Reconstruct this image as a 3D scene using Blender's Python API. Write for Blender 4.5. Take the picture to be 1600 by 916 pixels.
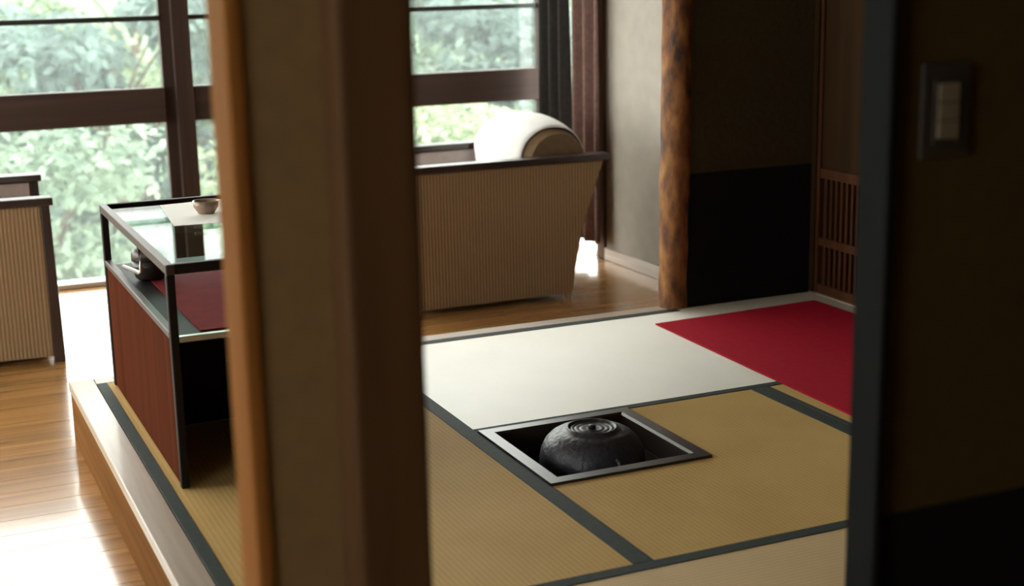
import bpy, bmesh, math, random
from mathutils import Vector, Matrix, noise

# ------------------------------------------------------------------ clean
for o in list(bpy.data.objects):
    bpy.data.objects.remove(o)
scene = bpy.context.scene
col = scene.collection

# ------------------------------------------------------------------ camera
# world: metres, tatami surface z=0, +X along the window wall, +Y to the windows
F_PX, YAW, PITCH, ROLL = 2254.3, 0.416253, 0.225871, -0.020338
CAM = Vector((-1.30735, -3.18824, 1.14907))
fwd = Vector((math.sin(YAW)*math.cos(PITCH), math.cos(YAW)*math.cos(PITCH), -math.sin(PITCH)))
rt0 = Vector((math.cos(YAW), -math.sin(YAW), 0))
up0 = rt0.cross(fwd)
rt = math.cos(ROLL)*rt0 + math.sin(ROLL)*up0
up = -math.sin(ROLL)*rt0 + math.cos(ROLL)*up0
cam_d = bpy.data.cameras.new('camera')
cam_d.sensor_width = 36.0
cam_d.lens = F_PX/1600*36.0
cam_d.clip_start = 0.05
cam_d.clip_end = 300
cam_d.dof.use_dof = True
cam_d.dof.focus_distance = 3.75
cam_d.dof.aperture_fstop = 3.2
cam = bpy.data.objects.new('camera', cam_d)
M = Matrix((( rt.x, up.x, -fwd.x, CAM.x), (rt.y, up.y, -fwd.y, CAM.y), (rt.z, up.z, -fwd.z, CAM.z), (0, 0, 0, 1)))
cam.matrix_world = M
col.objects.link(cam)
scene.camera = cam

# ------------------------------------------------------------------ sky, exposure
world = bpy.data.worlds.new('overcast_sky')
scene.world = world
world.use_nodes = True
bg = world.node_tree.nodes['Background']
bg.inputs['Color'].default_value = (1.0, 0.985, 0.955, 1)
bg.inputs['Strength'].default_value = 4.0
vs = scene.view_settings
vs.view_transform = 'Standard'
vs.look = 'None'
vs.gamma = 1.0
vs.use_curve_mapping = False
vs.exposure = 1.2

# ------------------------------------------------------------------ materials
MATS = {}

def new_mat(name):
    m = bpy.data.materials.new(name)
    m.use_nodes = True
    MATS[name] = m
    nt = m.node_tree
    b = nt.nodes['Principled BSDF']
    return m, nt, b

def N(nt, t, **kw):
    n = nt.nodes.new(t)
    for k, v in kw.items():
        setattr(n, k, v)
    return n

def L(nt, a, b):
    nt.links.new(a, b)

def simple(name, c, rough=0.6, var=0.15, scale=8.0, bump=0.0, spec=0.5, stretch=(1, 1, 1), coat=0.0, metal=0.0):
    """colour broken up by noise, optional fine relief"""
    m, nt, b = new_mat(name)
    tc = N(nt, 'ShaderNodeTexCoord')
    mp = N(nt, 'ShaderNodeMapping')
    mp.inputs['Scale'].default_value = stretch
    L(nt, tc.outputs['Object'], mp.inputs['Vector'])
    nz = N(nt, 'ShaderNodeTexNoise')
    nz.inputs['Scale'].default_value = scale
    nz.inputs['Detail'].default_value = 4
    L(nt, mp.outputs['Vector'], nz.inputs['Vector'])
    rp = N(nt, 'ShaderNodeValToRGB')
    rp.color_ramp.elements[0].position = 0.3
    rp.color_ramp.elements[1].position = 0.7
    rp.color_ramp.elements[0].color = [max(0, x*(1-var)) for x in c] + [1]
    rp.color_ramp.elements[1].color = [min(1, x*(1+var)) for x in c] + [1]
    L(nt, nz.outputs['Fac'], rp.inputs['Fac'])
    L(nt, rp.outputs['Color'], b.inputs['Base Color'])
    b.inputs['Roughness'].default_value = rough
    b.inputs['Specular IOR Level'].default_value = spec
    b.inputs['Metallic'].default_value = metal
    b.inputs['Coat Weight'].default_value = coat
    b.inputs['Coat Roughness'].default_value = 0.12
    if bump:
        bp = N(nt, 'ShaderNodeBump')
        bp.inputs['Strength'].default_value = bump
        bp.inputs['Distance'].default_value = 0.01
        L(nt, nz.outputs['Fac'], bp.inputs['Height'])
        L(nt, bp.outputs['Normal'], b.inputs['Normal'])
    return m

def wood(name, c1, c2, axis='X', rough=0.4, spec=0.5, coat=0.0, grain=40.0, island=False):
    """long grain running along one axis"""
    m, nt, b = new_mat(name)
    tc = N(nt, 'ShaderNodeTexCoord')
    mp = N(nt, 'ShaderNodeMapping')
    s = {'X': (0.04, 1, 1), 'Y': (1, 0.04, 1), 'Z': (1, 1, 0.04)}[axis]
    mp.inputs['Scale'].default_value = s
    L(nt, tc.outputs['Object'], mp.inputs['Vector'])
    nz = N(nt, 'ShaderNodeTexNoise')
    nz.inputs['Scale'].default_value = grain
    nz.inputs['Detail'].default_value = 6
    nz.inputs['Distortion'].default_value = 0.6
    L(nt, mp.outputs['Vector'], nz.inputs['Vector'])
    rp = N(nt, 'ShaderNodeValToRGB')
    rp.color_ramp.elements[0].position = 0.32
    rp.color_ramp.elements[1].position = 0.68
    rp.color_ramp.elements[0].color = list(c1) + [1]
    rp.color_ramp.elements[1].color = list(c2) + [1]
    L(nt, nz.outputs['Fac'], rp.inputs['Fac'])
    src = rp.outputs['Color']
    if island:
        oi = N(nt, 'ShaderNodeObjectInfo')
        mr = N(nt, 'ShaderNodeMapRange')
        mr.inputs['To Min'].default_value = 0.8
        mr.inputs['To Max'].default_value = 1.18
        L(nt, oi.outputs['Random'], mr.inputs['Value'])
        hs = N(nt, 'ShaderNodeHueSaturation')
        L(nt, src, hs.inputs['Color'])
        L(nt, mr.outputs['Result'], hs.inputs['Value'])
        src = hs.outputs['Color']
    L(nt, src, b.inputs['Base Color'])
    b.inputs['Roughness'].default_value = rough
    b.inputs['Specular IOR Level'].default_value = spec
    b.inputs['Coat Weight'].default_value = coat
    b.inputs['Coat Roughness'].default_value = 0.1
    bp = N(nt, 'ShaderNodeBump')
    bp.inputs['Strength'].default_value = 0.08
    bp.inputs['Distance'].default_value = 0.004
    L(nt, nz.outputs['Fac'], bp.inputs['Height'])
    L(nt, bp.outputs['Normal'], b.inputs['Normal'])
    return m

def tatami(name, rush_axis, c1, c2, rough=0.5, spec=0.9):
    """woven rush: smooth along the rush, ribbed across it, so its gloss is anisotropic"""
    m, nt, b = new_mat(name)
    tc = N(nt, 'ShaderNodeTexCoord')
    rush = N(nt, 'ShaderNodeTexWave')
    rush.bands_direction = 'X' if rush_axis == 'Y' else 'Y'
    rush.inputs['Scale'].default_value = 1/(0.0064*20/ (2*math.pi))
    rush.inputs['Distortion'].default_value = 0.4
    rush.inputs['Detail'].default_value = 1
    L(nt, tc.outputs['Object'], rush.inputs['Vector'])
    warp = N(nt, 'ShaderNodeTexWave')
    warp.bands_direction = rush_axis
    warp.inputs['Scale'].default_value = 1/(0.012*20/(2*math.pi))
    L(nt, tc.outputs['Object'], warp.inputs['Vector'])
    nz = N(nt, 'ShaderNodeTexNoise')
    nz.inputs['Scale'].default_value = 5
    nz.inputs['Detail'].default_value = 5
    L(nt, tc.outputs['Object'], nz.inputs['Vector'])
    ml = N(nt, 'ShaderNodeMath', operation='MULTIPLY_ADD')
    L(nt, rush.outputs['Fac'], ml.inputs[0])
    ml.inputs[1].default_value = 0.55
    mw = N(nt, 'ShaderNodeMath', operation='MULTIPLY')
    L(nt, warp.outputs['Fac'], mw.inputs[0])
    mw.inputs[1].default_value = 0.25
    L(nt, mw.outputs[0], ml.inputs[2])
    ad = N(nt, 'ShaderNodeMath', operation='MULTIPLY_ADD')
    L(nt, nz.outputs['Fac'], ad.inputs[0])
    ad.inputs[1].default_value = 0.5
    L(nt, ml.outputs[0], ad.inputs[2])
    rp = N(nt, 'ShaderNodeValToRGB')
    rp.color_ramp.elements[0].position = 0.2
    rp.color_ramp.elements[1].position = 1.0
    rp.color_ramp.elements[0].color = list(c1) + [1]
    rp.color_ramp.elements[1].color = list(c2) + [1]
    L(nt, ad.outputs[0], rp.inputs['Fac'])
    L(nt, rp.outputs['Color'], b.inputs['Base Color'])
    b.inputs['Roughness'].default_value = rough
    b.inputs['Specular IOR Level'].default_value = spec
    b.inputs['Anisotropic'].default_value = 0.85
    tv = N(nt, 'ShaderNodeCombineXYZ')
    # rougher direction lies across the rushes
    tv.inputs['X'].default_value = 1.0 if rush_axis == 'Y' else 0.0
    tv.inputs['Y'].default_value = 0.0 if rush_axis == 'Y' else 1.0
    L(nt, tv.outputs[0], b.inputs['Tangent'])
    bp = N(nt, 'ShaderNodeBump')
    bp.inputs['Strength'].default_value = 0.25
    bp.inputs['Distance'].default_value = 0.002
    L(nt, ml.outputs[0], bp.inputs['Height'])
    L(nt, bp.outputs['Normal'], b.inputs['Normal'])
    return m

def stripes(name, c1, c2, period, axis='X', rough=0.85):
    m, nt, b = new_mat(name)
    tc = N(nt, 'ShaderNodeTexCoord')
    wv = N(nt, 'ShaderNodeTexWave')
    wv.bands_direction = axis
    wv.inputs['Scale'].default_value = 1/(period*20/(2*math.pi))
    wv.inputs['Distortion'].default_value = 0.8
    wv.inputs['Detail'].default_value = 2
    L(nt, tc.outputs['Object'], wv.inputs['Vector'])
    rp = N(nt, 'ShaderNodeValToRGB')
    rp.color_ramp.elements[0].color = list(c1) + [1]
    rp.color_ramp.elements[1].color = list(c2) + [1]
    L(nt, wv.outputs['Fac'], rp.inputs['Fac'])
    L(nt, rp.outputs['Color'], b.inputs['Base Color'])
    b.inputs['Roughness'].default_value = rough
    b.inputs['Specular IOR Level'].default_value = 0.25
    bp = N(nt, 'ShaderNodeBump')
    bp.inputs['Strength'].default_value = 0.3
    bp.inputs['Distance'].default_value = 0.003
    L(nt, wv.outputs['Fac'], bp.inputs['Height'])
    L(nt, bp.outputs['Normal'], b.inputs['Normal'])
    return m

def glass(name, tint=(0.96, 0.99, 0.97), ior=1.45, rough=0.0, haze_veil=0.0, refl=1.0):
    """thin pane: lets light straight through, mirrors by Fresnel"""
    m = bpy.data.materials.new(name)
    m.use_nodes = True
    MATS[name] = m
    nt = m.node_tree
    nt.nodes.remove(nt.nodes['Principled BSDF'])
    out = nt.nodes['Material Output']
    tr = N(nt, 'ShaderNodeBsdfTransparent')
    tr.inputs['Color'].default_value = list(tint) + [1]
    gl = N(nt, 'ShaderNodeBsdfGlossy')
    gl.inputs['Roughness'].default_value = rough
    # the same reflectance from both faces of the pane (Schlick)
    lw = N(nt, 'ShaderNodeLayerWeight')
    lw.inputs['Blend'].default_value = 0.5
    pw = N(nt, 'ShaderNodeMath', operation='POWER')
    L(nt, lw.outputs['Facing'], pw.inputs[0])
    pw.inputs[1].default_value = 5.0
    fr = N(nt, 'ShaderNodeMath', operation='MULTIPLY_ADD')
    L(nt, pw.outputs[0], fr.inputs[0])
    f0 = ((ior-1)/(ior+1))**2
    fr.inputs[1].default_value = refl*(1-f0)
    fr.inputs[2].default_value = refl*f0
    mx = N(nt, 'ShaderNodeMixShader')
    L(nt, fr.outputs[0], mx.inputs[0])
    L(nt, tr.outputs[0], mx.inputs[1])
    L(nt, gl.outputs[0], mx.inputs[2])
    last = mx
    if haze_veil:  # translucent share that lays a painted outdoor haze over the view
        tl = N(nt, 'ShaderNodeBsdfTranslucent')
        tl.inputs['Color'].default_value = (0.92, 0.98, 0.97, 1)
        m2 = N(nt, 'ShaderNodeMixShader')
        m2.inputs[0].default_value = haze_veil
        L(nt, mx.outputs[0], m2.inputs[1])
        L(nt, tl.outputs[0], m2.inputs[2])
        last = m2
    L(nt, last.outputs[0], out.inputs['Surface'])
    return m

def leaf(name, c1, c2):
    m, nt, b = new_mat(name)
    tc = N(nt, 'ShaderNodeTexCoord')
    nz = N(nt, 'ShaderNodeTexNoise')
    nz.inputs['Scale'].default_value = 2.2
    nz.inputs['Detail'].default_value = 3
    L(nt, tc.outputs['Object'], nz.inputs['Vector'])
    rp = N(nt, 'ShaderNodeValToRGB')
    rp.color_ramp.elements[0].position = 0.35
    rp.color_ramp.elements[1].position = 0.65
    rp.color_ramp.elements[0].color = list(c1) + [1]
    rp.color_ramp.elements[1].color = list(c2) + [1]
    L(nt, nz.outputs['Fac'], rp.inputs['Fac'])
    L(nt, rp.outputs['Color'], b.inputs['Base Color'])
    b.inputs['Roughness'].default_value = 0.55
    tl = N(nt, 'ShaderNodeBsdfTranslucent')
    L(nt, rp.outputs['Color'], tl.inputs['Color'])
    mx = N(nt, 'ShaderNodeMixShader')
    mx.inputs[0].default_value = 0.45
    L(nt, b.outputs[0], mx.inputs[1])
    L(nt, tl.outputs[0], mx.inputs[2])
    L(nt, mx.outputs[0], nt.nodes['Material Output'].inputs['Surface'])
    return m

FLOORWOOD = wood('varnished_floor_wood', (0.26, 0.115, 0.030), (0.42, 0.205, 0.066), 'X', rough=0.25, coat=0.6, grain=26, island=True)
SILLWOOD = wood('planed_sill_wood', (0.34, 0.25, 0.19), (0.46, 0.36, 0.28), 'Y', rough=0.42, coat=0.2, grain=30)
SILLWOODX = wood('planed_sill_wood_cross', (0.34, 0.25, 0.19), (0.46, 0.36, 0.28), 'X', rough=0.42, coat=0.2, grain=30)
RISERWOOD = wood('riser_wood', (0.1141, 0.04376, 0.01046), (0.1665, 0.07134, 0.01998), 'Y', rough=0.8, spec=0.04, grain=24)
TAT_X = tatami('rush_matting_crosswise', 'X', (0.452, 0.2768, 0.09605), (0.7006, 0.4859, 0.209), 0.65, 0.35)
TAT_Y = tatami('rush_matting_lengthwise_glare', 'Y', (0.60, 0.53, 0.43), (0.78, 0.72, 0.62))  # window glare is put into this whitened base colour
TAT_Y2 = tatami('rush_matting_lengthwise_tan', 'Y', (0.46, 0.30, 0.125), (0.68, 0.49, 0.25), 0.6, 0.35)
HERI = simple('green_black_border_cloth', (0.024, 0.034, 0.030), rough=0.75, var=0.2, scale=60, spec=0.3)
LACQ = simple('black_lacquer', (0.035, 0.026, 0.022), rough=0.34, var=0.2, scale=5)
CLAY = simple('hearth_clay', (0.05, 0.04, 0.035), rough=0.9, var=0.2, scale=15, bump=0.2)
ASH = simple('grey_ash', (0.10, 0.095, 0.09), rough=1.0, var=0.3, scale=30, bump=0.5)
IRON = simple('cast_iron', (0.0336, 0.036, 0.0464), rough=0.42, var=0.3, scale=90, bump=0.25, spec=0.6)
LIDIRON = simple('dark_lid_iron', (0.014, 0.014, 0.0168), rough=0.45, var=0.3, scale=60, bump=0.15, spec=0.5)
FELT = simple('red_felt', (0.42, 0.010, 0.028), rough=0.95, var=0.08, scale=40, bump=0.1, spec=0.1)
REDCLOTH = simple('dark_red_cloth', (0.20, 0.008, 0.009), rough=0.9, var=0.15, scale=20, spec=0.15)
CASEWOOD = wood('red_brown_lacquered_wood', (0.0495, 0.0105, 0.003375), (0.075, 0.018, 0.005625), 'Z', rough=0.85, spec=0.02, grain=18)
CASEDARK = simple('near_black_wood', (0.014, 0.008, 0.006), rough=0.6, var=0.2, scale=9, spec=0.2)
CASERAIL = simple('highlit_rail', (0.065, 0.0442, 0.03575), rough=0.5, var=0.15, scale=9, spec=0.3)  # highlight along the rails put into a colour paler than the frame
CHAIRFAB = stripes('beige_corded_fabric', (0.2232, 0.1333, 0.0651), (0.31, 0.1984, 0.1054), 0.013, 'X')
CHAIRDARK = simple('dark_chair_wood', (0.035, 0.022, 0.020), rough=0.3, var=0.2, scale=8, coat=0.4)
CHAIRBACK = simple('brown_seat_cloth', (0.17, 0.10, 0.05), rough=0.85, var=0.15, scale=30)
INNERFAB = simple('pale_arm_lining', (0.50, 0.42, 0.40), rough=0.85, var=0.08, scale=30)
LINEN = simple('white_linen', (0.86, 0.85, 0.84), rough=0.9, var=0.03, scale=25, spec=0.2)
PAPER = simple('white_paper', (0.93, 0.93, 0.91), rough=0.8, var=0.02, scale=10)
CERAMIC = simple('brown_glaze', (0.30, 0.20, 0.14), rough=0.25, var=0.2, scale=20)
METAL = simple('pale_metal', (0.6, 0.58, 0.55), rough=0.3, var=0.05, scale=10, metal=1.0)
WINWOOD = wood('dark_window_wood', (0.0315, 0.0182, 0.014), (0.0595, 0.0336, 0.0266), 'X', rough=0.6, spec=0.3, grain=20)
WINWOODV = wood('dark_window_wood_upright', (0.0315, 0.0182, 0.014), (0.0595, 0.0336, 0.0266), 'Z', rough=0.6, spec=0.3, grain=20)
WINBLACK = simple('blackened_bronze_rail', (0.020, 0.020, 0.016), rough=0.45, var=0.2, scale=10)
TRACK = simple('pale_aluminium_track', (0.62, 0.63, 0.63), rough=0.4, var=0.05, scale=10, metal=0.6)
GLASS = glass('window_glass', haze_veil=0.03)  # panes carry a slight pale veil in place of haze outside
TOPGLASS = glass('table_glass', (0.80, 0.92, 0.87), 1.55, refl=0.22)
CURT1 = simple('charcoal_curtain_cloth', (0.021, 0.0182, 0.0168), rough=0.9, var=0.2, scale=50, spec=0.2)
CURT2 = simple('dusky_brown_curtain_cloth', (0.15, 0.085, 0.072), rough=0.9, var=0.2, scale=50, spec=0.2)
PLASTER = simple('pale_plaster', (0.3432, 0.3036, 0.264), rough=0.9, var=0.06, scale=14, bump=0.1, spec=0.2)
JURAKU = simple('olive_brown_clay_plaster', (0.054, 0.0384, 0.0168), rough=0.95, var=0.10, scale=60, bump=0.2, spec=0.15)
OCHRE = simple('ochre_clay_plaster', (0.243, 0.1485, 0.063), rough=0.95, var=0.06, scale=40, bump=0.1, spec=0.15)
NEARPL = simple('brown_clay_plaster', (0.075, 0.045, 0.0135), rough=0.95, var=0.08, scale=40, bump=0.1, spec=0.1)
BLACKPAPER = simple('black_wainscot_paper', (0.005, 0.0045, 0.0045), rough=0.8, var=0.15, scale=12, spec=0.2)
DOORWOOD = wood('reddish_cedar', (0.054, 0.01728, 0.00648), (0.0864, 0.03024, 0.0108), 'Z', rough=0.7, spec=0.15, grain=30)
DOORPANEL = wood('brown_door_panel', (0.0275, 0.0132, 0.00495), (0.04125, 0.0198, 0.00715), 'Z', rough=0.8, spec=0.1, grain=20)
LATTBACK = simple('dark_lattice_backing', (0.0154, 0.0049, 0.0028), rough=0.8, var=0.15, scale=12)
JAMBWOOD = wood('orange_cedar_jamb', (0.238, 0.084, 0.0168), (0.322, 0.126, 0.0294), 'Z', rough=0.7, spec=0.05, grain=30)
POSTWOOD = wood('brown_post_wood', (0.085, 0.0391, 0.01445), (0.1275, 0.0612, 0.0238), 'Z', rough=0.55, spec=0.25, grain=30)
DARKJAMB = simple('dark_grey_jamb_lacquer', (0.008, 0.008, 0.008), rough=0.7, var=0.15, scale=6, spec=0.05)
CEIL = wood('ceiling_boards', (0.20, 0.13, 0.07), (0.30, 0.20, 0.11), 'Y', rough=0.7, grain=14)
SWPLATE = simple('dark_switch_plate', (0.04, 0.03, 0.02), rough=0.45, var=0.05, scale=5)
SWKEY = simple('ivory_switch_key', (0.231, 0.1764, 0.1092), rough=0.4, var=0.05, scale=5)
BARK = None
LEAFA = leaf('pale_green_leaves', (0.07, 0.12, 0.09), (0.31, 0.40, 0.29))
LEAFB = leaf('yellow_green_leaves', (0.12, 0.17, 0.09), (0.39, 0.46, 0.29))
LEAFC = leaf('blue_green_leaves', (0.04, 0.07, 0.068), (0.19, 0.27, 0.24))
TRUNK = simple('tree_bark', (0.12, 0.09, 0.07), rough=0.95, var=0.3, scale=20, bump=0.4)
SLOPE = simple('undergrowth', (0.09, 0.14, 0.08), rough=1.0, var=0.4, scale=3, bump=0.5)

def bark_mat():
    m, nt, b = new_mat('patchy_log_bark')
    tc = N(nt, 'ShaderNodeTexCoord')
    mp = N(nt, 'ShaderNodeMapping')
    mp.inputs['Scale'].default_value = (1, 1, 0.45)
    L(nt, tc.outputs['Object'], mp.inputs['Vector'])
    nz = N(nt, 'ShaderNodeTexNoise')
    nz.inputs['Scale'].default_value = 26
    nz.inputs['Detail'].default_value = 7
    L(nt, mp.outputs['Vector'], nz.inputs['Vector'])
    rp = N(nt, 'ShaderNodeValToRGB')
    e = rp.color_ramp.elements
    e[0].position = 0.32; e[0].color = (0.04, 0.016, 0.007, 1)
    e[1].position = 0.70; e[1].color = (0.34, 0.15, 0.036, 1)
    k = e.new(0.5); k.color = (0.20, 0.066, 0.013, 1)
    L(nt, nz.outputs['Fac'], rp.inputs['Fac'])
    L(nt, rp.outputs['Color'], b.inputs['Base Color'])
    b.inputs['Roughness'].default_value = 0.7
    bp = N(nt, 'ShaderNodeBump')
    bp.inputs['Strength'].default_value = 0.6
    bp.inputs['Distance'].default_value = 0.008
    L(nt, nz.outputs['Fac'], bp.inputs['Height'])
    L(nt, bp.outputs['Normal'], b.inputs['Normal'])
    return m
BARK = bark_mat()

# ------------------------------------------------------------------ mesh helpers
def link(name, bm, mat, parent=None, smooth=False):
    me = bpy.data.meshes.new(name)
    bm.normal_update()
    bm.to_mesh(me)
    bm.free()
    if mat:
        me.materials.append(mat)
    if smooth:
        for f in me.polygons:
            f.use_smooth = True
    o = bpy.data.objects.new(name, me)
    col.objects.link(o)
    if parent is not None:
        o.parent = parent
    return o

def add_box(bm, x0, x1, y0, y1, z0, z1, bev=0.0, seg=1):
    vs_ = [bm.verts.new(c) for c in ((x0, y0, z0), (x1, y0, z0), (x1, y1, z0), (x0, y1, z0),
                                     (x0, y0, z1), (x1, y0, z1), (x1, y1, z1), (x0, y1, z1))]
    fs = [bm.faces.new([vs_[i] for i in q]) for q in ((0, 3, 2, 1), (4, 5, 6, 7), (0, 1, 5, 4), (1, 2, 6, 5), (2, 3, 7, 6), (3, 0, 4, 7))]
    if bev:
        es = set()
        for f in fs:
            es.update(f.edges)
        bmesh.ops.bevel(bm, geom=list(es), offset=bev, segments=seg, affect='EDGES', profile=0.5)

def box(name, x0, x1, y0, y1, z0, z1, mat, parent=None, bev=0.0, seg=1):
    """box whose origin sits at the centre of its base"""
    cx, cy = (x0+x1)/2, (y0+y1)/2
    bm = bmesh.new()
    add_box(bm, x0-cx, x1-cx, y0-cy, y1-cy, 0, z1-z0, bev, seg)
    o = link(name, bm, mat, parent)
    o.location = (cx, cy, z0)
    return o

def prism(name, pts, axis, a, b, mat, parent=None, bev=0.0, smooth=False):
    """polygon (2D, ordered) extruded along an axis from a to b"""
    bm = bmesh.new()
    def P(u, v, w):
        return {'X': (w, u, v), 'Y': (u, w, v), 'Z': (u, v, w)}[axis]
    lo = [bm.verts.new(P(u, v, a)) for u, v in pts]
    hi = [bm.verts.new(P(u, v, b)) for u, v in pts]
    bm.faces.new(lo)
    bm.faces.new(list(reversed(hi)))
    n = len(pts)
    for i in range(n):
        bm.faces.new((lo[i], hi[i], hi[(i+1) % n], lo[(i+1) % n]))
    bmesh.ops.recalc_face_normals(bm, faces=bm.faces[:])
    if bev:
        bmesh.ops.bevel(bm, geom=bm.edges[:], offset=bev, segments=2, affect='EDGES', profile=0.5)
    return link(name, bm, mat, parent, smooth)

def lathe(name, prof, mat, parent=None, seg=48):
    bm = bmesh.new()
    rings = []
    for r, z in prof:
        if r < 1e-5:
            rings.append([bm.verts.new((0, 0, z))])
        else:
            rings.append([bm.verts.new((r*math.cos(2*math.pi*i/seg), r*math.sin(2*math.pi*i/seg), z)) for i in range(seg)])
    for a, b in zip(rings, rings[1:]):
        for i in range(seg):
            j = (i+1) % seg
            if len(a) == 1 and len(b) == 1:
                continue
            if len(a) == 1:
                bm.faces.new((a[0], b[i], b[j]))
            elif len(b) == 1:
                bm.faces.new((a[i], a[j], b[0]))
            else:
                bm.faces.new((a[i], a[j], b[j], b[i]))
    bmesh.ops.recalc_face_normals(bm, faces=bm.faces[:])
    return link(name, bm, mat, parent, True)

def add_tube(bm, pts, rad, seg=8, cap=True):
    pts = [Vector(p) for p in pts]
    if not isinstance(rad, (list, tuple)):
        rad = [rad]*len(pts)
    rings = []
    for i, p in enumerate(pts):
        d = (pts[min(i+1, len(pts)-1)]-pts[max(i-1, 0)]).normalized()
        a = d.cross(Vector((0, 0, 1)))
        if a.length < 1e-3:
            a = d.cross(Vector((1, 0, 0)))
        a.normalize()
        b = d.cross(a)
        rings.append([bm.verts.new(p+rad[i]*(math.cos(2*math.pi*k/seg)*a+math.sin(2*math.pi*k/seg)*b)) for k in range(seg)])
    for u, v in zip(rings, rings[1:]):
        for k in range(seg):
            bm.faces.new((u[k], u[(k+1) % seg], v[(k+1) % seg], v[k]))
    if cap:
        bm.faces.new(list(reversed(rings[0])))
        bm.faces.new(rings[-1])

def tube(name, pts, rad, mat, parent=None, seg=8):
    bm = bmesh.new()
    add_tube(bm, pts, rad, seg)
    bmesh.ops.recalc_face_normals(bm, faces=bm.faces[:])
    return link(name, bm, mat, parent, True)

def tag(o, label, cat, group=None):
    o['label'] = label
    o['category'] = cat
    if group:
        o['group'] = group
    return o

def thing(name, label, cat, loc=(0, 0, 0), rz=0.0, group=None):
    o = bpy.data.objects.new(name, None)
    o.empty_display_size = 0.1
    col.objects.link(o)
    o.location = loc
    o.rotation_euler = (0, 0, rz)
    return tag(o, label, cat, group)

def struct_empty(name, label=None):
    o = bpy.data.objects.new(name, None)
    o.empty_display_size = 0.1
    col.objects.link(o)
    o['kind'] = 'structure'
    if label:
        o['label'] = label
    return o

def struct(o, label=None):
    o['kind'] = 'structure'
    if label:
        o['label'] = label
    return o

# ------------------------------------------------------------------ the setting
FZ = -0.175            # wooden floor
CZ = 2.25              # ceiling
WY = 3.10              # window wall
XR = 1.68              # right wall
XL = -3.3              # left wall
YB = -4.3              # wall behind the camera
PX, PY = -0.866, 0.966  # outer corner of the raised tatami floor

# wooden floor: boards running along the window wall
floor = struct_empty('floor', 'glossy orange brown board floor around the raised tatami area')
box('subfloor', XL-0.1, XR+0.1, YB-0.1, WY+0.1, FZ-0.12, FZ-0.016, FLOORWOOD, floor)
rng = random.Random(4)
bw = 0.102
plank_cache = {}
y = YB
while y < WY-0.01:
    y1 = min(y+bw, WY)
    xe = XR if y > PY-0.02 else PX+0.02
    xs = XL
    x = xs
    first = rng.uniform(0.5, 1.7)
    while x < xe-0.01:
        ln = round(first, 1) if x == xs else 1.8
        x1 = min(x+ln, xe)
        if xe-x1 < 0.25:
            x1 = xe
        box('floor_board', x+0.0003, x1-0.0003, y+0.0003, y1-0.0003, FZ-0.016, FZ, FLOORWOOD, floor, 0.0006)
        x = x1
    y = y1

# raised floor: deck around the hearth hole, riser boards, sill boards
HS = 0.424             # hearth, outer side
raised = struct_empty('raised_floor', 'low raised platform that carries the tatami mats')
for (a, b_, c, d) in ((PX+0.02, 0, -1.80, PY-0.02), (HS, XR-0.02, -1.80, PY-0.02), (0, HS, -1.80, -HS), (0, HS, 0, PY-0.02)):
    box('deck', a, b_, c, d, FZ, -0.052, RISERWOOD, raised)
box('riser_board', PX+0.004, PX+0.02, -1.80, PY, FZ, -0.028, RISERWOOD, raised, 0.001)
box('riser_board', PX+0.02, 1.07, PY-0.02, PY-0.004, FZ, -0.028, RISERWOOD, raised, 0.001)
box('sill_board', PX, -0.797, -1.80, PY, -0.028, 0.0, SILLWOOD, raised, 0.003, 2)
box('sill_board', -0.797, 1.075, 0.905, PY, -0.028, 0.0, SILLWOODX, raised, 0.003, 2)

# ceiling
struct(box('ceiling', XL-0.1, XR+0.1, YB-0.1, WY+0.12, CZ, CZ+0.06, CEIL), 'board ceiling')

# right wall with baseboard in the window bay
wr = struct_empty('wall_right', 'pale plaster wall beside the window bay')
box('plaster', XR, XR+0.1, 0.97, 2.50, FZ, CZ, PLASTER, wr)
box('dark_plaster', XR, XR+0.1, -1.72, 0.97, FZ, CZ, JURAKU, wr)
box('corridor_plaster', XR, XR+0.1, YB, -1.72, FZ, CZ, JURAKU, wr)
box('end_post', XR-0.012, XR+0.1, 2.50, 2.575, FZ, CZ, POSTWOOD, wr, 0.003)
struct(box('baseboard_right', XR-0.012, XR, 0.99, 2.50, FZ, FZ+0.055, SILLWOOD, None, 0.002), 'wooden baseboard under the pale plaster wall')
# sleeve wall beside the log post
wf = struct_empty('wall_far', 'dark sleeve wall with black papered lower part beside the log post')
box('plaster', 1.12, XR, 0.905, 0.985, 0.452, CZ, JURAKU, wf)
box('wainscot', 1.12, XR, 0.900, 0.985, FZ, 0.452, BLACKPAPER, wf)
# left wall with a side window and an opening for the added corridor window
wl = struct_empty('wall_left')
box('plaster', XL-0.1, XL, YB, -3.5, FZ, CZ, PLASTER, wl)
box('plaster', XL-0.1, XL, -2.1, -0.2, FZ, CZ, PLASTER, wl)
box('plaster', XL-0.1, XL, -3.5, -2.1, FZ, 0.6, PLASTER, wl)
box('plaster', XL-0.1, XL, -3.5, -2.1, 1.8, CZ, PLASTER, wl)
box('plaster', XL-0.1, XL, 2.9, WY+0.1, FZ, CZ, PLASTER, wl)
box('plaster', XL-0.1, XL, -0.2, 2.9, 2.0, CZ, PLASTER, wl)
struct(box('wall_back', XL, XR, YB-0.1, YB, FZ, CZ, JURAKU))
struct(box('wall_window', XL, XR+0.1, WY-0.02, WY+0.10, 2.02, CZ, PLASTER))

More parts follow.
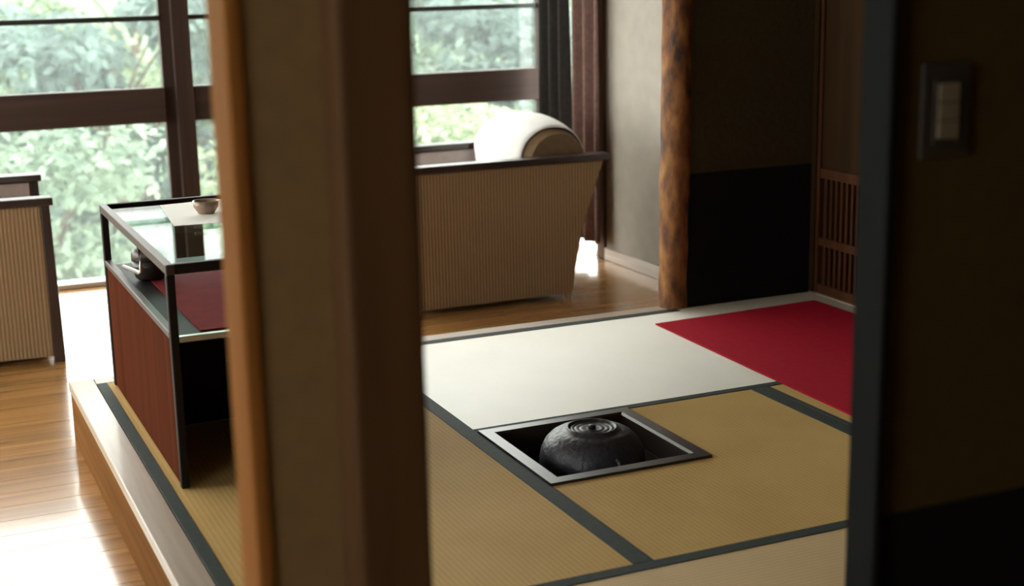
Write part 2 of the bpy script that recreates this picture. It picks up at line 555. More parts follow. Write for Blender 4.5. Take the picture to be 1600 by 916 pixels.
# window wall
win = struct_empty('window_1', 'wide dark framed windows looking onto trees')
def rail(name, x0, x1, z0, z1, mat, d0=-0.03, d1=0.03, bev=0.003):
    return box(name, x0, x1, WY+d0, WY+d1, z0, z1, mat, win, bev)
rail('bottom_track', XL, XR, FZ, FZ+0.022, TRACK, -0.04, 0.05)
rail('head', XL, XR, 1.96, 2.02, WINWOOD, -0.04, 0.05)
MU = [(-2.99, -2.90), (-1.62, -1.53), (-0.138, -0.02), (1.63, 1.70)]
for i, (a, b_) in enumerate(MU):
    if i == 2:
        rail('stile', a, a+0.052, FZ+0.022, 1.96, WINWOODV, -0.005, 0.045, 0.0005)
        rail('stile', a+0.045, b_, FZ+0.022, 1.96, WINWOODV, -0.045, -0.0055, 0.0005)
    else:
        rail('stile', a, b_, FZ+0.022, 1.96, WINWOODV, -0.035, 0.035)
edges = [(XL, MU[0][0])] + [(MU[i][1], MU[i+1][0]) for i in range(3)]
for a, b_ in edges:
    rail('transom', a+0.0005, b_-0.0005, 0.507, 0.655, WINWOOD, -0.03, 0.03)
    rail('glazing_bar', a+0.0005, b_-0.0005, 0.935, 0.957, WINBLACK, -0.012, 0.012, 0.002)
    for z0, z1 in ((FZ+0.022, 0.507), (0.655, 0.935), (0.957, 1.96)):
        rail('pane', a+0.0005, b_-0.0005, z0, z1, GLASS, 0.013, 0.017, 0)
# narrow side window in the right wall, behind the curtains
ws = struct_empty('window_2', 'narrow side window behind the curtains')
box('bottom_track', XR, XR+0.08, 2.575, WY-0.05, FZ, FZ+0.022, TRACK, ws)
box('pane', XR+0.04, XR+0.044, 2.575, WY-0.05, FZ+0.022, 1.96, GLASS, ws)
box('head', XR, XR+0.1, 2.575, WY-0.02, 1.96, CZ, WINWOODV, ws)
# window in the left wall
wn = struct_empty('window_3', 'side window lighting the boarded floor')
box('bottom_rail', XL-0.06, XL, -0.2, 2.9, FZ, FZ+0.05, WINWOOD, wn)
for yy in (-0.2, 1.4, 2.83):
    box('stile', XL-0.06, XL, yy, yy+0.07, FZ+0.05, 2.0, WINWOODV, wn)
for yy, ye in ((-0.13, 1.40), (1.47, 2.83)):
    box('pane', XL-0.032, XL-0.028, yy, ye, FZ+0.05, 2.0, GLASS, wn)

wc = struct_empty('window_added_4', 'added unseen corridor window that brightens the pier')  # out of view, added to throw daylight on the pier's near faces
for yy in (-3.5, -2.15):
    box('stile', XL-0.06, XL, yy, yy+0.05, 0.6, 1.8, WINWOODV, wc)
for zz in (0.6, 1.75):
    box('rail', XL-0.06, XL, -3.45, -2.15, zz, zz+0.05, WINWOOD, wc)
box('pane', XL-0.032, XL-0.028, -3.45, -2.15, 0.65, 1.75, GLASS, wc)

# near wall: the pillar the camera looks past, the jamb and the wall with the switch
NY = -1.80
wnr = struct_empty('wall_near', 'dark clay wall with black papered lower part and a light switch')
box('plaster', -0.182, XR, NY+0.012, NY+0.075, 0.446, CZ, NEARPL, wnr)
box('wainscot', -0.182, XR, NY+0.010, NY+0.075, FZ, 0.446, BLACKPAPER, wnr)
box('lintel_wall', XL, XR, NY+0.012, NY+0.075, 1.86, CZ-0.001, JURAKU, wnr)
struct(box('trim_1', -0.196, -0.1825, NY, NY+0.060, FZ, 1.86, DARKJAMB, None, 0.003), 'dark grey door jamb beside the wall with the light switch')
pil = struct_empty('trim_2', 'clay plastered pier between a cedar jamb and a dark brown post')
box('jamb', -0.988, -0.970, NY, NY+0.080, FZ, 1.86, JAMBWOOD, pil, 0.004, 2)
box('plaster', -0.970, -0.880, NY+0.004, NY+0.075, FZ, 1.86, OCHRE, pil)
box('post', -0.893, -0.8125, NY-0.05, NY+0.085, FZ, 1.86, POSTWOOD, pil, 0.006, 2)

# light switch
sw = thing('light_switch', 'dark switch plate with ivory keys on the dark clay wall', 'switch', (-0.108, NY+0.012, 0.962))
box('plate', -0.037, 0.037, -0.007, 0, -0.058, 0.058, SWPLATE, sw, 0.002, 2)
box('inner_frame', -0.021, 0.021, -0.009, -0.007, -0.040, 0.040, SWPLATE, sw, 0.0008)
for k in range(3):
    z0 = -0.034+k*0.023
    box('key', -0.016, 0.016, -0.0125, -0.009, z0, z0+0.0215, SWKEY, sw, 0.001)

# sliding door with lattice in the right wall of the tatami room
door = struct_empty('door_1', 'reddish cedar sliding door with upright lattice in its lower part')
DY0, DY1 = 0.03, 0.893
DX0, DX1 = 1.645, 1.675
box('stile', DX0, DX1, DY1-0.028, DY1, 0.004, 1.80, DOORWOOD, door, 0.002)
box('stile', DX0, DX1, DY0, DY0+0.028, 0.004, 1.80, DOORWOOD, door, 0.002)
for z0, z1 in ((0.004, 0.035), (0.170, 0.200), (0.405, 0.440), (1.77, 1.80)):
    box('rail', DX0+0.002, DX1-0.002, DY0+0.028, DY1-0.028, z0, z1, DOORWOOD, door, 0.0015)
box('panel', DX0+0.010, DX1-0.010, DY0+0.028, DY1-0.028, 0.44, 1.77, DOORPANEL, door)
box('backing', DX1-0.010, DX1-0.004, DY0+0.028, DY1-0.028, 0.035, 0.405, LATTBACK, door)
for z0, z1 in ((0.035, 0.170), (0.200, 0.405)):
    yy = DY0+0.028+0.018
    while yy < DY1-0.045:
        box('slat', DX0+0.006, DX0+0.018, yy, yy+0.011, z0, z1, DOORWOOD, door, 0.001)
        yy += 0.029
box('threshold', 1.638, XR, -1.72, 0.90, -0.052, 0.003, SILLWOOD, raised)
struct(box('trim_3', 1.636, XR, 0.880, 0.905, 0.003, CZ, DOORPANEL, None, 0.002), 'slim corner post between black wainscot and lattice door')

# ------------------------------------------------------------------ log post
def make_log():
    bm = bmesh.new()
    seg, n = 28, 90
    z0, z1 = FZ+0.0, CZ-0.002
    rings = []
    for i in range(n+1):
        z = z0+(z1-z0)*i/n
        ring = []
        for k in range(seg):
            a = 2*math.pi*k/seg
            r = 0.0515
            v = Vector((math.cos(a)*1.2, math.sin(a)*1.2, z*5))
            r *= 1+0.07*noise.noise(v*1.3)+0.035*noise.noise(v*4)
            cx = 0.006*noise.noise(Vector((0, 0, z*1.7)))+0.010*z
            ring.append(bm.verts.new((cx+r*math.cos(a), r*math.sin(a), z-z0)))
        rings.append(ring)
    for u, v in zip(rings, rings[1:]):
        for k in range(seg):
            bm.faces.new((u[k], u[(k+1) % seg], v[(k+1) % seg], v[k]))
    bm.faces.new(list(reversed(rings[0])))
    bm.faces.new(rings[-1])
    o = link('log_post', bm, BARK, None, True)
    o.location = (1.118, 0.945, FZ)
    return o
tag(struct(make_log()), 'rough orange brown bark log post standing at the platform edge', 'post')

# ------------------------------------------------------------------ tatami mats
def mat_body(name, poly, mat, parent, z0=-0.05, z1=0.0):
    return prism(name, poly, 'Z', z0, z1, mat, parent)

def make_mat(label, poly, mat, bands):
    xs = [q[0] for q in poly]; ys = [q[1] for q in poly]
    cx, cy = (min(xs)+max(xs))/2, (min(ys)+max(ys))/2
    t = thing('tatami_mat', label, 'mat', (cx, cy, -0.052), 0, 'tatami mats of the raised floor')
    body = prism('rush_body', [(u-cx, v-cy) for u, v in poly], 'Z', 0.001, 0.0515, mat, t)
    for (a, b_, c, d) in bands:
        box('edge_band', a-cx, b_-cx, c-cy, d-cy, 0.0005, 0.0530, HERI, t, 0.0008)
    return t
BW = 0.036
# long mat under the glass-topped table
make_mat('long tan tatami mat under the glass topped table', [(-0.796, -0.884), (-0.001, -0.884), (-0.001, 0.904), (-0.796, 0.904)], TAT_X,
         [(-0.7965, -0.768, -0.884, 0.904), (-0.042, -0.0005, -0.884, 0.904)])
# mat between hearth and window bay, glare painted into its rush colour
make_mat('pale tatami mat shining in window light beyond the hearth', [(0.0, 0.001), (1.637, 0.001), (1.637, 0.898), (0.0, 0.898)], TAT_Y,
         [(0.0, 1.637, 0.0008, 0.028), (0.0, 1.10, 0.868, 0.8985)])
# half mat cut out for the hearth
make_mat('tan half mat with a corner cut out for the hearth', [(0.0, -0.884), (0.848, -0.884), (0.848, 0.0), (HS+0.0005, 0.0), (HS+0.0005, -HS-0.0005), (0.0, -HS-0.0005)], TAT_X,
         [(0.806, 0.8485, -0.884, 0.0), (0.0, 0.0035, -0.884, -HS-0.001)])
make_mat('tatami mat mostly covered by the red carpet', [(0.849, -0.884), (1.637, -0.884), (1.637, 0.0), (0.849, 0.0)], TAT_X,
         [(0.8492, 0.866, -0.884, 0.0), (1.60, 1.637, -0.884, 0.0)])
make_mat('light tan tatami mat by the doorway threshold', [(-0.796, -1.79), (0.95, -1.79), (0.95, -0.885), (-0.796, -0.885)], TAT_Y2,
         [(-0.796, 0.95, -0.918, -0.8848), (-0.796, 0.95, -1.79, -1.755)])
make_mat('tatami mat in the corner behind the wall with the switch', [(0.951, -1.72), (1.637, -1.72), (1.637, -0.885), (0.951, -0.885)], TAT_Y2,
         [(0.951, 1.637, -0.918, -0.8848), (0.951, 1.637, -1.72, -1.685)])

# ------------------------------------------------------------------ sunken hearth
hearth = thing('sunken_hearth', 'square sunken hearth with black lacquered frame set in the tatami', 'hearth', (HS/2, -HS/2, 0))
h = HS/2-0.001
w = 0.037
for k in range(4):
    # mitred lacquer rail, inner upper edge chamfered
    bm = bmesh.new()
    prof = [(0, -0.055), (0, 0.006), (w-0.006, 0.006), (w, 0.001), (w, -0.055)]   # distance from outer edge, z
    A = [bm.verts.new((-h+d, -h+d, z)) for d, z in prof]
    B = [bm.verts.new((h-d, -h+d, z)) for d, z in prof]
    for i in range(len(prof)):
        j = (i+1) % len(prof)
        bm.faces.new((A[i], A[j], B[j], B[i]))
    bm.faces.new(A); bm.faces.new(list(reversed(B)))
    bmesh.ops.recalc_face_normals(bm, faces=bm.faces[:])
    bmesh.ops.rotate(bm, verts=bm.verts[:], cent=(0, 0, 0), matrix=Matrix.Rotation(k*math.pi/2, 3, 'Z'))
    link('frame_rail', bm, LACQ, hearth)
hb = h-0.003
for k in range(4):
    bm = bmesh.new()
    add_box(bm, -hb, hb, -hb, -hb+0.036, -0.40, -0.055)
    bmesh.ops.rotate(bm, verts=bm.verts[:], cent=(0, 0, 0), matrix=Matrix.Rotation(k*math.pi/2, 3, 'Z'))
    link('pit_wall', bm, CLAY, hearth)
bm = bmesh.new()
g = 14
hv = hb-0.037
vsg = [[bm.verts.new((-hv+2*hv*i/g, -hv+2*hv*j/g, -0.27+0.012*noise.noise(Vector((i*0.6, j*0.6, 0))))) for j in range(g+1)] for i in range(g+1)]
for i in range(g):
    for j in range(g):
        bm.faces.new((vsg[i][j], vsg[i+1][j], vsg[i+1][j+1], vsg[i][j+1]))
link('ash_bed', bm, ASH, hearth, True)
tr = lathe('trivet', [(0.085, -0.165), (0.095, -0.165), (0.095, -0.158), (0.085, -0.158), (0.085, -0.165)], IRON, hearth)
for k in range(3):
    a = 2*math.pi*k/3+0.4
    tube('trivet_leg', [(0.09*math.cos(a), 0.09*math.sin(a), -0.16), (0.10*math.cos(a), 0.10*math.sin(a), -0.285)], 0.006, IRON, hearth)

# iron kettle
kt = thing('iron_kettle', 'round black cast iron kettle with ringed lid in the sunken hearth', 'kettle', (0.214, -0.210, -0.158))
kp = [(0.0, 0.0), (0.06, 0.001), (0.085, 0.008), (0.105, 0.030), (0.112, 0.052), (0.121, 0.062), (0.127, 0.085), (0.130, 0.108), (0.129, 0.130),
      (0.124, 0.152), (0.114, 0.172), (0.100, 0.186), (0.088, 0.193), (0.074, 0.196), (0.064, 0.197), (0.062, 0.203), (0.060, 0.205), (0.057, 0.204), (0.055, 0.194), (0.03, 0.190), (0, 0.190)]
lathe('body', kp, IRON, kt, 64)
lid = lathe('lid', [(0.0, 0.1915), (0.053, 0.1955), (0.053, 0.199), (0.048, 0.2005), (0.045, 0.1985), (0.041, 0.1985), (0.038, 0.2005), (0.034, 0.1985), (0.029, 0.1985), (0.026, 0.2005), (0.022, 0.199), (0.012, 0.200), (0, 0.200)], LIDIRON, kt, 64)
lathe('knob', [(0, 0.199), (0.009, 0.200), (0.010, 0.204), (0.008, 0.207), (0.004, 0.2085), (0, 0.2085)], LIDIRON, lid, 24)
for s in (-1, 1):
    a = math.radians(-89) if s > 0 else math.radians(91)
    bm = bmesh.new()
    pts = []
    for q in range(9):
        t_ = math.pi*q/8
        pts.append((0.124+0.016*math.sin(t_), 0, 0.142+0.014*math.cos(t_)))
    add_tube(bm, pts, 0.0045, 8)
    bmesh.ops.recalc_face_normals(bm, faces=bm.faces[:])
    bmesh.ops.rotate(bm, verts=bm.verts[:], cent=(0, 0, 0), matrix=Matrix.Rotation(a, 3, 'Z'))
    link('lug', bm, IRON, kt, True)

# ------------------------------------------------------------------ red felt carpet
def make_carpet():
    bm = bmesh.new()
    nx, ny = 16, 40
    c = [(0.884, -0.86), (1.585, -0.86), (1.565, 0.765), (0.932, 0.742)]
    top = []
    for i in range(nx+1):
        row = []
        for j in range(ny+1):
            u, v = i/nx, j/ny
            x = (1-u)*(1-v)*c[0][0]+u*(1-v)*c[1][0]+u*v*c[2][0]+(1-u)*v*c[3][0]
            yv = (1-u)*(1-v)*c[0][1]+u*(1-v)*c[1][1]+u*v*c[2][1]+(1-u)*v*c[3][1]
            yv += 0.006*noise.noise(Vector((u*4, v*3, 1)))*(1 if j == ny else 0)
            z = 0.0045+0.0018*max(0, noise.noise(Vector((x*3, yv*3, 0))))
            row.append((x, yv, z))
        top.append(row)
    T = [[bm.verts.new(p) for p in r] for r in top]
    Bt = [[bm.verts.new((p[0], p[1], 0.0012)) for p in r] for r in top]
    for i in range(nx):
        for j in range(ny):
            bm.faces.new((T[i][j], T[i+1][j], T[i+1][j+1], T[i][j+1]))
            bm.faces.new((Bt[i][j], Bt[i][j+1], Bt[i+1][j+1], Bt[i+1][j]))
    for i in range(nx):
        bm.faces.new((Bt[i][0], Bt[i+1][0], T[i+1][0], T[i][0]))
        bm.faces.new((T[i][ny], T[i+1][ny], Bt[i+1][ny], Bt[i][ny]))
    for j in range(ny):
        bm.faces.new((T[0][j], T[0][j+1], Bt[0][j+1], Bt[0][j]))
        bm.faces.new((Bt[nx][j], Bt[nx][j+1], T[nx][j+1], T[nx][j]))
    return link('felt_carpet', bm, FELT, None, False)
tag(make_carpet(), 'bright red felt carpet spread on the tatami', 'carpet')

# ------------------------------------------------------------------ glass-topped table
TX0, TX1, TY0, TY1, TZ = -0.752, -0.315, -0.068, 0.873, 0.516
tb = thing('glass_table', 'low dark table with glass top and red brown side panels on the tatami', 'table', ((TX0+TX1)/2, (TY0+TY1)/2, 0.002))
ox, oy = (TX0+TX1)/2, (TY0+TY1)/2
def tbox(name, x0, x1, y0, y1, z0, z1, mat, parent=tb, bev=0.002):
    return box(name, x0-ox, x1-ox, y0-oy, y1-oy, z0-0.002, z1-0.002, mat, parent, bev)
p_ = 0.019
for sx in (0, 1):
    xa = TX0 if sx == 0 else TX1-p_
    for ya in (TY0, TY1-p_):
        tbox('post', xa, xa+p_, ya, ya+p_, 0.002, TZ-0.02, CASEDARK)
    tbox('side_panel', xa+0.004, xa+p_-0.006, TY0+p_, TY1-p_, 0.002, 0.348, CASEWOOD)
    tbox('side_rail', xa, xa+p_, TY0+p_, TY1-p_, 0.348, 0.364, CASERAIL)
    tbox('top_rail', xa, xa+p_, TY0, TY1, TZ-0.02, TZ+0.003, CASERAIL if sx == 0 else CASEDARK)
for ya in (TY0, TY1-p_):
    tbox('top_rail', TX0+p_, TX1-p_, ya, ya+p_, TZ-0.02, TZ+0.003, CASEDARK)
tbox('glass_top', TX0+p_-0.001, TX1-p_+0.001, TY0+p_-0.001, TY1-p_+0.001, TZ-0.012, TZ-0.004, TOPGLASS, bev=0)
tbox('shelf', TX0+p_, TX1-p_, TY0+0.03, TY1-p_, 0.338, 0.350, CASEDARK)
tbox('shelf_edge', TX0+p_, TX1-p_, TY0+0.012, TY0+0.03, 0.338, 0.352, METAL)
tbox('back_panel', TX0+p_, TX1-p_, 0.40, 0.42, 0.002, 0.337, CASEDARK)
# red cloth lying on the shelf
tag(box('shelf_cloth', TX0+0.075, TX1-0.05, TY0+0.045, 0.70, 0.3505, 0.354, REDCLOTH), 'dark red cloth lying on the shelf under the glass top', 'cloth')
# black round tea caddy on the shelf, paper and bowl on the glass
cad = thing('tea_caddy', 'round black lacquered caddy on the shelf under the glass', 'caddy', (-0.672, 0.60, 0.3545))
lathe('caddy_body', [(0, 0), (0.034, 0), (0.040, 0.006), (0.046, 0.030), (0.047, 0.050), (0, 0.050)], LACQ, cad, 40)
lathe('caddy_lid', [(0, 0.0505), (0.0475, 0.0505), (0.047, 0.070), (0.042, 0.080), (0.028, 0.086), (0, 0.088)], LACQ, cad, 40)
tag(tube('bracket', [(-0.725, 0.70, 0.372), (-0.725, 0.45, 0.402), (-0.725, 0.42, 0.41), (-0.725, 0.44, 0.48), (-0.725, 0.62, 0.492)], 0.006, METAL), 'bent pale metal rod inside the open side of the table', 'rod')
pz = TZ-0.0035
bm = bmesh.new()
qs = [(-0.60, 0.80), (-0.42, 0.82), (-0.44, 0.43), (-0.63, 0.45)]
lo = [bm.verts.new((a, b_, pz)) for a, b_ in qs]; hi = [bm.verts.new((a, b_, pz+0.0012)) for a, b_ in qs]
bm.faces.new(hi); bm.faces.new(list(reversed(lo)))
for i in range(4):
    bm.faces.new((lo[i], lo[(i+1) % 4], hi[(i+1) % 4], hi[i]))
bmesh.ops.recalc_face_normals(bm, faces=bm.faces[:])
tag(link('paper_sheet', bm, PAPER), 'white paper sheet lying on the glass table top', 'paper')
bowl = lathe('ash_bowl', [(0, 0.0), (0.028, 0.0), (0.030, 0.004), (0.042, 0.020), (0.046, 0.040), (0.043, 0.040), (0.038, 0.022), (0.022, 0.009), (0, 0.008)], CERAMIC, None, 36)
bowl.scale = (0.76, 0.76, 0.85)
bowl.location = (-0.515, 0.60, pz+0.0014)
tag(bowl, 'small brown glazed bowl on the paper on the table', 'bowl')

# ------------------------------------------------------------------ armchairs
def crown(x, z, y):
    """the padding swells towards the middle of the backrest and thins at its ends"""
    c = max(0.0, math.cos(math.pi*y/0.56))**0.55
    k = 0.86+0.33*c
    x0, z0 = -0.30, 0.46
    kx = 0.84+0.62*c
    return (x0+(x-x0)*(kx if x > x0 else 1.0), z0+(z-z0)*k if z > z0 else z)

def make_chair(label, loc, rz):
    """local: faces +x, near/far arms at y=+-0.31"""
    t = thing('armchair', label, 'armchair', loc, rz, 'pair of armchairs facing each other')
    AH = 0.548            # arm height
    xf, xb0, xb1 = 0.44, -0.256, -0.40
    for s in (-1, 1):
        y0, y1 = (s*0.335, s*0.295) if s < 0 else (s*0.295, s*0.335)
        prism('side_panel', [(xb0, 0.020), (xf-0.03, 0.020), (xf-0.03, AH), (xb1, AH), (-0.362, 0.45), (-0.322, 0.34), (-0.290, 0.22), (-0.270, 0.12)], 'Y', y0, y1, CHAIRFAB, t, 0.004)
        yi = 0.2945*s
        prism('arm_lining', [(-0.20, 0.30), (xf-0.035, 0.30), (xf-0.035, AH-0.004), (-0.30, AH-0.004)], 'Y', min(yi, yi-0.006*s), max(yi, yi-0.006*s), INNERFAB, t)
        ya, yb = (s*0.345, s*0.275) if s < 0 else (s*0.275, s*0.345)
        box('arm_cap', xb1-0.022, xf+0.012, ya, yb, AH+0.0005, AH+0.028, CHAIRDARK, t, 0.005, 2)
        prism('front_post', [(xf-0.03, 0.0), (xf+0.008, 0.0), (xf, AH), (xf-0.03, AH)], 'Y', min(y0, y1), max(y0, y1), CHAIRDARK, t, 0.003)
        box('foot', xb0+0.004, xb0+0.029, s*0.315-0.012, s*0.315+0.012, 0.0, 0.0205, METAL, t)
    box('seat_frame', -0.23, xf-0.04, -0.294, 0.294, 0.022, 0.28, CHAIRBACK, t, 0.004)
    box('seat_cushion', -0.16, xf-0.02, -0.285, 0.285, 0.281, 0.40, CHAIRBACK, t, 0.03, 3)
    # padded backrest: upright with a rolled top
    prof = []
    prof += [(-0.20, 0.20), (-0.13, 0.40), (-0.135, 0.50)]
    for q in range(13):
        a = math.radians(5+170*q/12)
        prof.append((-0.235+0.115*math.cos(a), 0.555+0.112*math.sin(a)))
    prof += [(-0.375, 0.50), (-0.36, 0.40), (-0.30, 0.20)]
    bm = bmesh.new()
    ny = 16
    rows = []
    for i in range(ny+1):
        yv = -0.262+0.524*i/ny
        rows.append([bm.verts.new((*crown(x, z, yv)[:1], yv, crown(x, z, yv)[1])) for x, z in prof])
    n = len(prof)
    for i in range(ny):
        for j in range(n):
            bm.faces.new((rows[i][j], rows[i][(j+1) % n], rows[i+1][(j+1) % n], rows[i+1][j]))
    bm.faces.new(rows[0]); bm.faces.new(list(reversed(rows[-1])))
    bmesh.ops.recalc_face_normals(bm, faces=bm.faces[:])
    link('backrest', bm, CHAIRBACK, t)
    return t, prof

def cover(label, loc, rz):
    """white cloth folded over the top of a backrest"""
    bm = bmesh.new()
    line = [(-0.118, 0.37), (-0.119, 0.44), (-0.118, 0.50)]
    for q in range(17):
        a = math.radians(5+170*q/16)
        line.append((-0.235+0.124*math.cos(a), 0.555+0.122*math.sin(a)))
    line += [(-0.387, 0.50), (-0.383, 0.43)]
    ys = [-0.232+0.464*i/24 for i in range(25)]
    outer, inner = [], []
    for i, yv in enumerate(ys):
        ro, ri = [], []
        for j, (x, z) in enumerate(line):
            k = 0.0025*noise.noise(Vector((yv*9, j*0.5, 3)))
            d = Vector((x+0.245, 0, (z-0.52) if z > 0.52 else 0)).normalized()
            x, z = crown(x, z, yv)
            ro.append(bm.verts.new((x+d.x*(0.003+k), yv, z+d.z*(0.003+k))))
            ri.append(bm.verts.new((x-d.x*0.001, yv, z-d.z*0.001)))
        outer.append(ro); inner.append(ri)
    n = len(line)
    for i in range(24):
        for j in range(n-1):
            bm.faces.new((outer[i][j], outer[i][j+1], outer[i+1][j+1], outer[i+1][j]))
            bm.faces.new((inner[i][j], inner[i+1][j], inner[i+1][j+1], inner[i][j+1]))
        for j in (0, n-1):
            bm.faces.new((outer[i][j], outer[i+1][j], inner[i+1][j], inner[i][j]))
    for i in (0, 24):
        for j in range(n-1):
            bm.faces.new((outer[i][j], inner[i][j], inner[i][j+1], outer[i][j+1]))
    bmesh.ops.recalc_face_normals(bm, faces=bm.faces[:])
    o = link('headrest_cover', bm, LINEN, None, True)
    o.location = loc
    o.rotation_euler = (0, 0, rz)
    return tag(o, label, 'cover')

c1 = (0.945, 2.215, FZ)
make_chair('beige corded armchair with white headrest cover near the curtains', c1, math.pi)
cover('white cloth over the backrest of the armchair near the curtains', c1, math.pi)
c2 = (-1.200, 2.235, FZ)
make_chair('beige corded armchair with dark arm caps across from the covered one', c2, math.radians(-3))
cover('white cloth over the backrest of the armchair away from the curtains', c2, math.radians(-3))

# ------------------------------------------------------------------ curtains
def curtain(label, name, pts, z0, z1, folds, amp, mat, flare=0.0):
    P = [Vector((a, b_, 0)) for a, b_ in pts]
    bm = bmesh.new()
    nu, nz = 90, 26
    seglen = [(P[i+1]-P[i]).length for i in range(len(P)-1)]
    tot = sum(seglen)
    grid = []
    for i in range(nu+1):
        s = tot*i/nu
        k = 0
        while k < len(seglen)-1 and s > seglen[k]:
            s -= seglen[k]; k += 1
        d = (P[k+1]-P[k]).normalized()
        base = P[k]+d*s
        nrm = Vector((d.y, -d.x, 0))
        colv = []
        for j in range(nz+1):
            v = j/nz
            z = z0+(z1-z0)*v
            u = i/nu
            ph = 2*math.pi*folds*u+0.6*noise.noise(Vector((u*3, v*2, 5)))
            off = amp*(1-0.35*v)*math.sin(ph)
            mid = (u-0.5)*flare*(1-v)
            q = base+nrm*off+d*mid
            colv.append((q.x, q.y, z))
        grid.append(colv)
    V = [[bm.verts.new(p) for p in c] for c in grid]
    for i in range(nu):
        for j in range(nz):
            bm.faces.new((V[i][j], V[i+1][j], V[i+1][j+1], V[i][j+1]))
    o = link(name, bm, mat, None, True)
    sm = o.modifiers.new('thickness', 'SOLIDIFY')
    sm.thickness = 0.003
    return tag(o, label, 'curtain')
curtain('charcoal curtain gathered at the window corner beside the white cover', 'curtain', [(1.600, 2.975), (1.605, 2.745)], -0.06, 1.93, 2.6, 0.030, CURT1, 0.05)
curtain('dusky brown curtain gathered against the pale plaster wall', 'curtain', [(1.612, 2.680), (1.634, 2.462)], -0.095, 1.93, 2.4, 0.024, CURT2, 0.0)
for nm, lb in (('curtain_rod', 'curtain rod under the ceiling along the side window'),):
    r = thing(nm, lb, 'rod', (1.61, 2.50, 1.935))
    tube('bar', [(0, 0, 0.006), (0, 0.55, 0.006)], 0.009, CASEDARK, r)
    for yy in (0.02, 0.53):
        box('bracket', 0, 0.07, yy, yy+0.012, 0.0, 0.012, CASEDARK, r)

# ------------------------------------------------------------------ outside: wooded slope
def slope_z(x, y):
    return -3.2+max(0, y-4.5)*0.20+0.25*noise.noise(Vector((x*0.3, y*0.3, 0)))
bm = bmesh.new()
gx, gy = 60, 40
V = [[bm.verts.new((-25+60*i/gx, 3.6+30*j/gy, slope_z(-25+60*i/gx, 3.6+30*j/gy))) for j in range(gy+1)] for i in range(gx+1)]
for i in range(gx):
    for j in range(gy):
        bm.faces.new((V[i][j], V[i+1][j], V[i+1][j+1], V[i][j+1]))
sl = link('hillside_ground', bm, SLOPE, None, True)
struct(sl, 'green undergrowth on the slope outside')

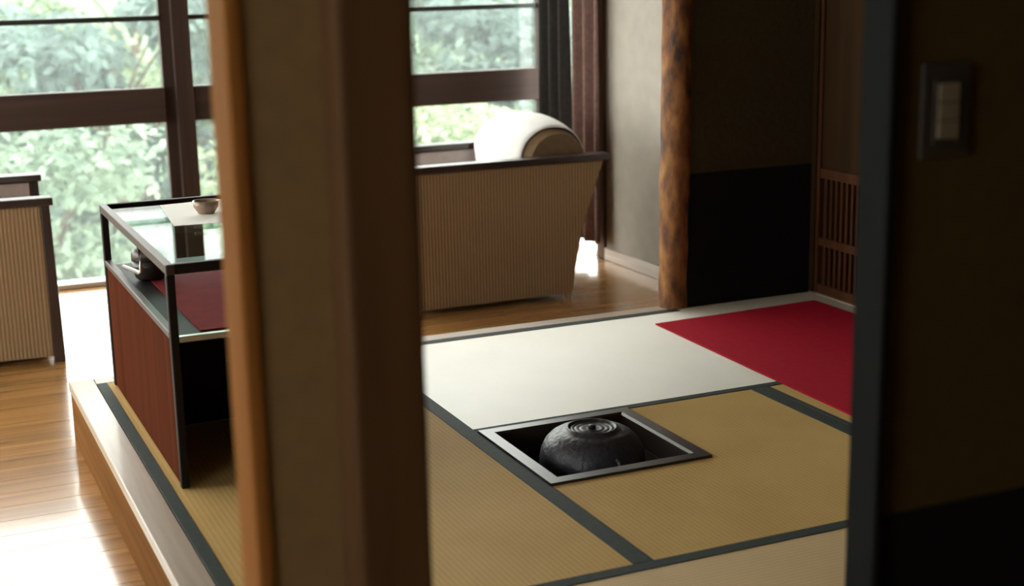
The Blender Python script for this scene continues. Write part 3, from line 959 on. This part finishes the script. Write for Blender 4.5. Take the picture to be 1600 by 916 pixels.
def tree(label, x, y, hgt, rad, mat, seed, nleaf=5200, leaf_s=0.10):
    rg = random.Random(seed)
    gz = slope_z(x, y)-0.05
    t = thing('tree', label, 'tree', (x, y, gz), 0, 'trees on the slope outside the windows')
    bm = bmesh.new()
    add_tube(bm, [(0, 0, 0), (0.05, 0.03, hgt*0.3), (-0.04, 0.05, hgt*0.6), (0.02, 0, hgt*0.85)], [0.12, 0.09, 0.06, 0.02], 8)
    clumps = []
    for k in range(16):
        a = rg.uniform(0, 6.283)
        el = rg.uniform(0.25, 0.97)
        rr = rad*rg.uniform(0.25, 0.85)*(1.15-0.55*abs(el-0.55)*2)
        c = Vector((rr*math.cos(a), rr*math.sin(a), hgt*el))
        clumps.append((c, rad*rg.uniform(0.28, 0.48)))
        zb = max(0.15*hgt, c.z-0.3*hgt)
        add_tube(bm, [(0, 0.02, zb), tuple((Vector((0, 0, zb))+c)/2+Vector((0, 0, 0.06))), tuple(c)], [0.022, 0.012, 0.005], 5)
    bmesh.ops.recalc_face_normals(bm, faces=bm.faces[:])
    link('trunk', bm, TRUNK, t, True)
    verts, faces = [], []
    for i in range(nleaf):
        c, r = clumps[rg.randrange(len(clumps))]
        d = Vector((rg.gauss(0, 1), rg.gauss(0, 1), rg.gauss(0, 1)))
        if d.length < 1e-3:
            continue
        d.normalize()
        p = c+Vector((d.x, d.y, d.z*0.62))*r*(rg.random()**0.35)
        n = (d*0.6+Vector((rg.uniform(-1, 1), rg.uniform(-1, 1), rg.uniform(0, 1.2)))).normalized()
        a = n.orthogonal().normalized()
        a = Matrix.Rotation(rg.uniform(0, 6.28), 3, n) @ a
        b_ = n.cross(a)
        s = leaf_s*rg.uniform(0.6, 1.25)
        k = len(verts)
        verts += [tuple(p-a*s*0.5), tuple(p+b_*s*0.27+n*s*0.06), tuple(p+a*s*0.5), tuple(p-b_*s*0.27+n*s*0.06)]
        faces.append((k, k+1, k+2, k+3))
    me = bpy.data.meshes.new('foliage')
    me.from_pydata(verts, [], faces)
    me.materials.append(mat)
    o = bpy.data.objects.new('foliage', me)
    o['kind'] = 'stuff'
    col.objects.link(o)
    o.parent = t
    return t
HUE = {LEAFA: 'pale green', LEAFB: 'yellow green', LEAFC: 'dark blue green'}
def row_label(m, y):
    if y < 8.5:
        return 'low %s tree growing closest outside the windows' % HUE[m]
    if y < 11:
        return '%s tree growing behind the closest row outside' % HUE[m]
    if y < 14:
        return '%s tree halfway up the slope outside' % HUE[m]
    return 'distant %s tree at the top of the slope outside' % HUE[m]
spots = [(-0.3, 7.2, 2.9, 1.25, LEAFA), (1.5, 7.6, 2.5, 1.1, LEAFB), (3.1, 7.3, 2.8, 1.2, LEAFB), (4.9, 7.6, 2.9, 1.25, LEAFA), (-2.2, 7.4, 2.8, 1.2, LEAFB),
         (0.6, 9.4, 3.2, 1.4, LEAFC), (2.5, 9.8, 3.4, 1.4, LEAFA), (4.3, 9.6, 3.2, 1.4, LEAFC), (6.4, 9.5, 3.3, 1.4, LEAFB), (-1.6, 9.7, 3.3, 1.4, LEAFA),
         (1.3, 12.0, 3.4, 1.6, LEAFB), (3.9, 12.2, 3.5, 1.6, LEAFA), (6.3, 12.3, 3.4, 1.6, LEAFA), (8.6, 12.2, 3.4, 1.6, LEAFC), (-1.2, 12.3, 3.4, 1.6, LEAFC),
         (2.6, 15.0, 3.4, 1.8, LEAFA), (5.6, 15.2, 3.4, 1.8, LEAFC), (8.6, 15.2, 3.4, 1.8, LEAFB), (-0.6, 15.2, 3.4, 1.8, LEAFA), (11.4, 15.2, 3.4, 1.8, LEAFA)]
for i, (x, y, hh, r, m) in enumerate(spots):
    tree(row_label(m, y), x, y, hh, r, m, 100+i, 6500 if y < 9 else 5000, 0.10 if y < 9 else 0.14)
